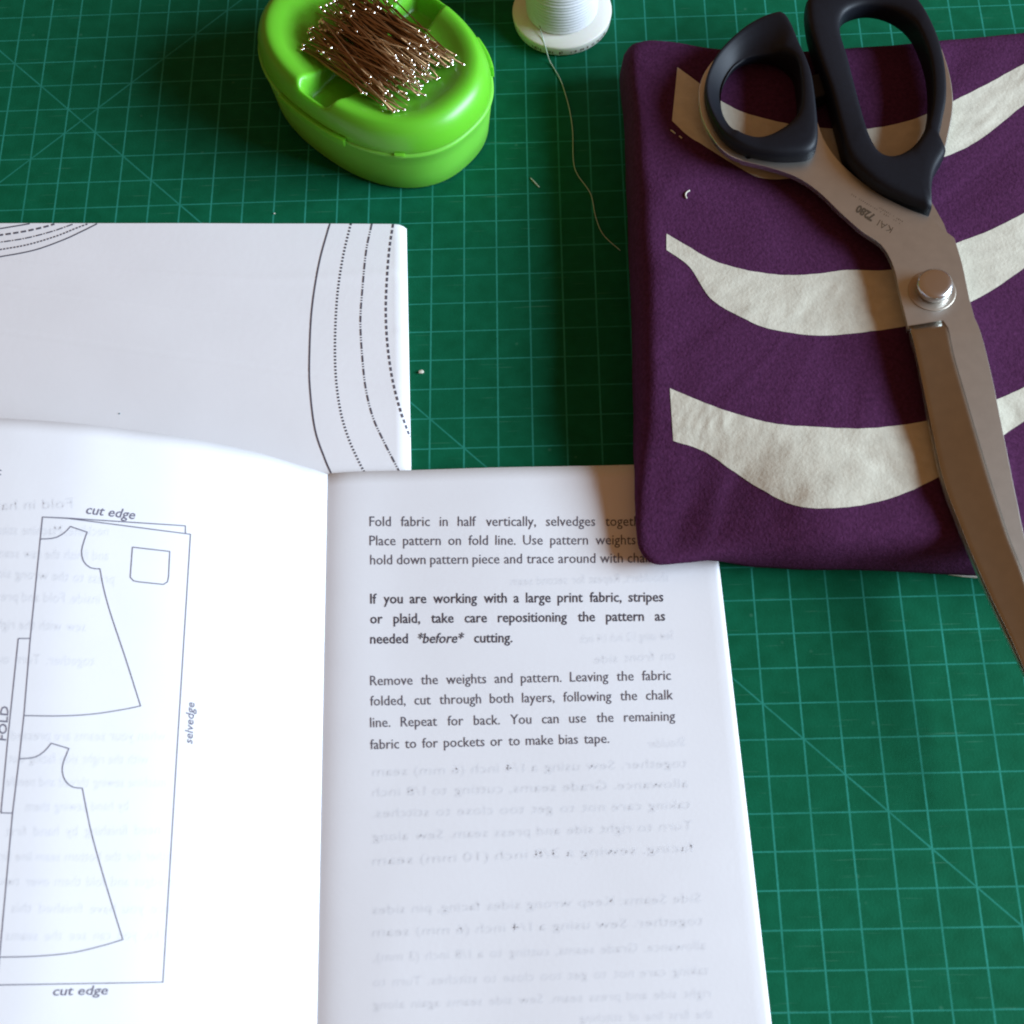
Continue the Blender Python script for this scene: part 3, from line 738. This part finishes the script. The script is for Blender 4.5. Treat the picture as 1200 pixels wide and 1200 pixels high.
# etched maker's marks: run from lower right to upper left along the shank
def etched(name, word, p0, p1, em, off=0.0):
    V, F, l, w = glyphs(word, off, 0.0); tot = math.dist(p0, p1)
    ux, uy = (p1[0] - p0[0]) / tot, (p1[1] - p0[1]) / tot; vx, vy = uy, -ux
    P = []
    for gx, gy in V:
        a = (gx - l) / (w - l) * tot; b = gy * em
        q = at(p0[0] + ux * a + vx * b, p0[1] + uy * a + vy * b, ZU + 0.004); P.append(q)
    return obj(name, P, F, M['engrave'], sc, smooth=False, loc=sc_loc)
Ze = lambda zx, zy: (980 + zx / 8.571, 180 + zy / 8.571)
etched('etched_number', '7280', Ze(392, 618), Ze(225, 512), 12.5, 0.05)
etched('etched_maker_mark', 'KAI', Ze(575, 742), Ze(440, 662), 11.5, -0.014)
def micro(p0, p1, cnt, em):
    g = []
    for i in range(cnt):
        t = (i + 0.5) / cnt
        if random.random() < 0.12: continue
        a = Ze(lerp(p0[0], p1[0], t), lerp(p0[1], p1[1], t)); w = em * random.uniform(0.25, 0.5); hgt = em * random.uniform(0.5, 1.0)
        ux, uy = (p1[0] - p0[0]), (p1[1] - p0[1]); l = math.hypot(ux, uy); ux, uy = ux / l, uy / l; vx, vy = uy, -ux
        P = [at(a[0] + ux * s * w / 2 + vx * u * hgt, a[1] + uy * s * w / 2 + vy * u * hgt, ZU + 0.004) for s, u in ((-1, 0), (1, 0), (1, 1), (-1, 1))]
        g.append((P, [(0, 1, 2, 3)]))
    return obj('etched_small_print', *join(g), M['engrave'], sc, smooth=False, loc=sc_loc)
micro((650, 700), (150, 400), 26, 1.9)
micro((675, 680), (430, 535), 14, 1.9)

# ------------------------------------------------------------------ green pin box
PX, PY, PA, PB, PT, PHS, PTP, PE = 12.31 - OX, -2.34 - OY, 4.06, 2.87, -0.738, 1.84, 0.937, 2.3
pc, psn = math.cos(PT), math.sin(PT)
def ov(t, sc_=1.0, da=0.0):
    c, s = math.cos(t), math.sin(t); e = 2 / PE
    return (sc_ * (PA + da) * math.copysign(abs(c) ** e, c), sc_ * (PB + da) * math.copysign(abs(s) ** e, s))
def to_w(x, y, z): return Vector((PX + pc * x - psn * y, PY + psn * x + pc * y, z))
pb_loc = Vector((PX, PY, 0))
pb = thing('pin_box', 'oval lime green plastic pin box heaped with pins', 'pin box', pb_loc)
NB = 200
V, F = [], []
prof_b = [(0.0, 0.02), (0.90, 0.02), (0.925, 0.05), (0.937, 0.13), (0.955, 0.7), (0.972, 1.2), (0.985, 1.62), (1.0, 1.72), (1.0, 1.80), (0.985, 1.84), (0.94, 1.84)]
for r, z in prof_b:
    for k in range(NB): V.append(to_w(*ov(2 * math.pi * k / NB, r), z))
for i in range(len(prof_b) - 1):
    for k in range(NB): F.append((i * NB + k, i * NB + (k + 1) % NB, (i + 1) * NB + (k + 1) % NB, (i + 1) * NB + k))
base = recalc(obj('base', V, F, M['green_base'], pb, loc=pb_loc))
LR = [0, .1, .2, .3, .4, .5, .58, .64, .69, .73, .77, .81, .845, .88, .91, .935, .955, .97, .98, .985, .985]
LZ = [2.33, 2.33, 2.335, 2.345, 2.365, 2.40, 2.45, 2.51, 2.58, 2.65, 2.72, 2.765, 2.785, 2.77, 2.70, 2.60, 2.47, 2.32, 2.16, 2.0, 1.85]
LP = spline(list(zip(LR, LZ)), 90)
def rim(x, y): return ((abs(x) / PA) ** PE + (abs(y) / PB) ** PE) ** (1 / PE)
def dish(x, y):
    r = ((abs(x) / PA) ** PE + (abs(y) / PB) ** PE) ** (1 / PE)
    return interp(r, LR[:-1], LZ[:-1])
NBL = 320
V, F = [], []
for (r, z) in LP:
    for k in range(NBL):
        x, y = ov(2 * math.pi * k / NBL, max(r, 1e-4))
        ch = (1 - sm(0.46, 0.74, abs(x - 0.08))) * (1 - sm(0.80, 0.96, r))
        zz = z - ch * max(0.0, z - 1.98)
        V.append(to_w(x, y, zz))
for i in range(len(LP) - 1):
    for k in range(NBL): F.append((i * NBL + k, i * NBL + (k + 1) % NBL, (i + 1) * NBL + (k + 1) % NBL, (i + 1) * NBL + k))
lid = recalc(obj('lid', V, F, M['green'], pb, loc=pb_loc))
lid['label'] = 'hollowed lid with a finger channel across it'
def lip(t0, t1, z0, z1, out):
    V, F = [], []; n_ = 40
    for i in range(n_ + 1):
        t = lerp(t0, t1, i / n_); f = 1.0
        for dz, sc_, da in ((z0, 1.0, 0.0 - 0.06), (z0, 1.0, out * f), (z1 - 0.03, 1.0, out * f), (z1, 1.0, out * f - 0.04), (z1, 1.0, -0.10)):
            x, y = ov(t, sc_, da); V.append(to_w(x, y, dz))
    for i in range(n_):
        for k in range(5): F.append((i * 5 + k, i * 5 + (k + 1) % 5, i * 5 + 5 + (k + 1) % 5, i * 5 + 5 + k))
    F += [(4, 3, 2, 1, 0), tuple(n_ * 5 + k for k in range(5))]
    return recalc(obj('rim_lip', V, F, M['green'], lid, loc=pb_loc, smooth=False))
def phi(px, py, z):
    p = at(px, py, z); dx, dy = p.x - PX, p.y - PY; x = dx * pc + dy * psn; y = -dx * psn + dy * pc
    a = math.atan2(y / PB, x / PA)
    c, s = math.cos(a), math.sin(a)
    # invert the superellipse parameter
    return math.atan2(math.copysign(abs(s) ** (PE / 2), s), math.copysign(abs(c) ** (PE / 2), c))
pa, pb2 = phi(328, 110, 1.95), phi(403, 168, 1.9)
lip(pa, pb2, 1.70, 1.96, 0.10)
pa, pb2 = phi(575, 84, 2.0), phi(552, 50, 2.0)
lip(pa, pb2, 1.78, 2.18, 0.05)
pa, pb2 = phi(462, 180, 1.85), phi(474, 181, 1.85)
lip(pa, pb2, 1.78, 1.90, 0.05)

# ------------------------------------------------------------------ pins
def pin_mesh():
    bm = bmesh.new()
    v0, f0 = tube([(0, 0, 0), (2.45, 0, 0), (2.95, 0, 0)], [0.026, 0.025, 0.006], 6)
    bv = [bm.verts.new(v * CM) for v in v0]
    for f in f0: bm.faces.new([bv[i] for i in f])
    s0 = len(bm.faces)
    prof = [(0.0, -0.065), (0.040, -0.046), (0.058, -0.02), (0.056, 0.02), (0.036, 0.042), (0.0, 0.055)]
    rows = []
    for r, x in prof:
        rows.append([bm.verts.new(Vector((x, r * math.cos(2 * math.pi * k / 10), r * math.sin(2 * math.pi * k / 10))) * CM) for k in range(10)] if r else [bm.verts.new(Vector((x, 0, 0)) * CM)])
    for a, b_ in zip(rows, rows[1:]):
        for k in range(10):
            k2 = (k + 1) % 10
            if len(a) == 1: f = bm.faces.new((a[0], b_[k], b_[k2]))
            elif len(b_) == 1: f = bm.faces.new((a[k], b_[0], a[k2]))
            else: f = bm.faces.new((a[k], b_[k], b_[k2], a[k2]))
            f.material_index = 1
    bmesh.ops.recalc_face_normals(bm, faces=bm.faces[:])
    for f in bm.faces: f.smooth = True
    me = bpy.data.meshes.new('dressmaking_pin'); bm.to_mesh(me); bm.free()
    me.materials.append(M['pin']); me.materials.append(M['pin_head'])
    return me
pin_me = pin_mesh()
rng = random.Random(11)
GROUP = 'loose pins heaped on the green pin box'
NP = 298
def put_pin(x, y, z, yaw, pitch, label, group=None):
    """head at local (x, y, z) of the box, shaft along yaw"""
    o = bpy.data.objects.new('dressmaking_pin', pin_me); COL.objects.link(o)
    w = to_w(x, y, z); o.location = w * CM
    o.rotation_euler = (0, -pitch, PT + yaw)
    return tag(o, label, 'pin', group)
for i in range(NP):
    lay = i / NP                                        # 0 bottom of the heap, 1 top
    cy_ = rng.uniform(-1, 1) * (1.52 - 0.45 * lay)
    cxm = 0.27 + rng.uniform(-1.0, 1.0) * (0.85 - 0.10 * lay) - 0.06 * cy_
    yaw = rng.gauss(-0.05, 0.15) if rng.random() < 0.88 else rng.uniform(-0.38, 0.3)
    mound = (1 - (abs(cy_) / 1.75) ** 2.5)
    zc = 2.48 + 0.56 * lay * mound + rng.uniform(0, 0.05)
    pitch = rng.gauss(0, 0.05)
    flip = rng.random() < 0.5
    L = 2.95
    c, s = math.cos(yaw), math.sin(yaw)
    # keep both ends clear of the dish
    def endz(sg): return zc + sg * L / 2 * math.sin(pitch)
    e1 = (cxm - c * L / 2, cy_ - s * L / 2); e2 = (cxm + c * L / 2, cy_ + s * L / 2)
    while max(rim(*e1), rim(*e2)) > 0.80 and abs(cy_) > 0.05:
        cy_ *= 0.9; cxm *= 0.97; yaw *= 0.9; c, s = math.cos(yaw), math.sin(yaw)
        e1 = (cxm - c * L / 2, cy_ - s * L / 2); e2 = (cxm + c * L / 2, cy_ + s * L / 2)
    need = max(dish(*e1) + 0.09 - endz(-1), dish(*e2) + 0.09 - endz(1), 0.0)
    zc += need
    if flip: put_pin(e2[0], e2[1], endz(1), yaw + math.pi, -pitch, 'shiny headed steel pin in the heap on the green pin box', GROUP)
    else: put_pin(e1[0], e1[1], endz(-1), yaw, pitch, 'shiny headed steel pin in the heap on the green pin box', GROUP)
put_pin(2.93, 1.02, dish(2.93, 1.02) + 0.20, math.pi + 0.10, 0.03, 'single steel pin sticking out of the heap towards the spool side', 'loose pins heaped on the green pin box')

# ------------------------------------------------------------------ thread spool
sp_c = Vector((18.25 - OX, 1.06 - OY, 0))
sp = thing('thread_spool', 'spool of white sewing thread standing on the mat with a loose tail', 'thread spool', sp_c)
V, F = lathe([(0, 0.02), (1.46, 0.02), (1.56, 0.04), (1.60, 0.09), (1.635, 0.36), (1.635, 0.39), (1.60, 0.43), (1.30, 0.46), (1.05, 0.48), (0.0, 0.48)], 96, sp_c)
flange = recalc(obj('lower_flange', V, F, M['spool'], sp, loc=sp_c))
prof = []
z = 0.50
while z < 4.5:
    r = interp(z, [0.5, 0.9, 1.6, 2.6, 4.0, 4.5], [1.16, 1.19, 1.24, 1.26, 1.22, 1.05])
    dr = 0.018 * noise.noise(Vector((z * 7, 0, 0)))
    prof += [(r - 0.034, z), (r + 0.002 + dr, z + 0.03), (r + 0.010 + dr, z + 0.06), (r + 0.002 + dr, z + 0.095)]
    z += 0.125
V, F = lathe([(0.6, 0.50)] + prof + [(0.6, 4.52)], 80, sp_c)
recalc(obj('thread_winding', V, F, M['thread'], sp, loc=sp_c))
V, F = lathe([(0.0, 4.5), (1.3, 4.5), (1.5, 4.56), (1.55, 4.65), (1.55, 4.8), (1.48, 4.88), (0.45, 4.92), (0.38, 4.9), (0.36, 4.4)], 80, sp_c)
recalc(obj('upper_flange', V, F, M['spool'], sp, loc=sp_c))
# printing round the rim
g = []
rr = random.Random(3)
a = -2.25
while a < -0.55:
    w = rr.uniform(0.015, 0.04); h0 = rr.uniform(0.12, 0.16); h1 = h0 + rr.uniform(0.07, 0.12)
    if rr.random() < 0.62:
        P = [sp_c + Vector(((1.605 + 0.13 * (zz - 0.09)) * math.cos(t), (1.605 + 0.13 * (zz - 0.09)) * math.sin(t), zz)) for t, zz in ((a, h0), (a + w, h0), (a + w, h1), (a, h1))]
        g.append((P, [(0, 1, 2, 3)]))
    a += w + rr.uniform(0.012, 0.03)
obj('rim_print', *join(g), M['rim_print'], sp, smooth=False, loc=sp_c)
tp = [(632, 30, 0.62), (636, 45, 0.47), (639.5, 56, 0.40), (642, 65, 0.25), (645, 73, 0.05), (656.5, 93, 0.03), (664, 115.5, 0.03), (668, 132, 0.03), (671, 153.7, 0.03), (672, 188.7, 0.03), (677, 205, 0.04), (692, 227, 0.03), (698, 254, 0.03), (707, 275, 0.03), (727, 293.7, 0.03)]
path = spline([tuple(at(x, y, z)) for x, y, z in tp], 120)
V, F = tube(path, [lerp(0.017, 0.011, i / 119) for i in range(120)], 6)
obj('thread_tail', V, F, M['tail'], sp, loc=sp_c)

# ------------------------------------------------------------------ lint and snippets
def snippet(name, pts, z, r, mat, label, cat, n_=14):
    P = [at(x, y, z) for x, y in pts]; loc = P[0]
    P = [Vector(p) for p in spline([tuple(p) for p in P], n_)]
    rr_ = [r * (0.7 + 0.5 * math.sin(math.pi * (i + 0.5) / n_)) for i in range(n_)]
    return tag(obj(name, *tube(P, rr_, 6), M[mat], loc=loc), label, cat)
snippet('thread_snippet', [(621.5, 208.5), (625, 212), (632, 219.5)], 0.02, 0.022, 'tail', 'tiny cut snippet of pale thread lying on the mat beside the loose thread tail', 'thread')
def speck(name, px, py, z, r, mat, label):
    c = at(px, py, z); bm = bmesh.new(); bmesh.ops.create_icosphere(bm, subdivisions=2, radius=1.0)
    V = []
    for v in bm.verts:
        k = 1 + 0.45 * noise.noise(v.co * 1.7 + Vector((px, py, 0)))
        V.append(c + Vector((v.co.x * r * k, v.co.y * r * k * 0.8, r * 0.5 + v.co.z * r * 0.5 * k)))
    F = [tuple(x.index for x in f.verts) for f in bm.faces]; bm.free()
    return tag(obj(name, V, F, M[mat], loc=c), label, 'lint')
speck('lint_speck', 493.7, 436.5, 0.0, 0.085, 'lint', 'pale lint speck on the mat beside the pattern sheet fold')
speck('lint_speck', 321.5, 250.5, 0.0, 0.030, 'lint', 'minute pale speck on the mat just beyond the pattern sheet edge')
speck('lint_speck', 140, 485, SH + 0.01, 0.028, 'lint_dark', 'tiny dark speck on the pattern sheet above the booklet')
c = [land(tree_f, x, y, 0.03) for x, y in ((808, 224), (804.5, 226), (803, 229.5), (804.5, 233))]
tag(obj('thread_curl', *tube([Vector(p) for p in spline([tuple(p) for p in c], 12)], 0.024, 6), M['lint'], loc=c[0]), 'small curl of white lint on the purple fabric above the middle stripe', 'lint')
c = [land(tree_f, x, y, 0.02) for x, y in ((786, 153), (789, 155), (791, 157))]
tag(obj('lint_dash', *tube([Vector(p) for p in c], 0.022, 6), M['lint'], loc=c[0]), 'short white lint dash below the corner of the topmost cream stripe', 'lint')
c = [land(tree_f, x, y, 0.02) for x, y in ((796, 160), (799, 162.5))]
tag(obj('lint_dash', *tube([Vector(p) for p in c], 0.022, 6), M['lint'], loc=c[0]), 'second, shorter lint dash just right of the first below the topmost stripe', 'lint')
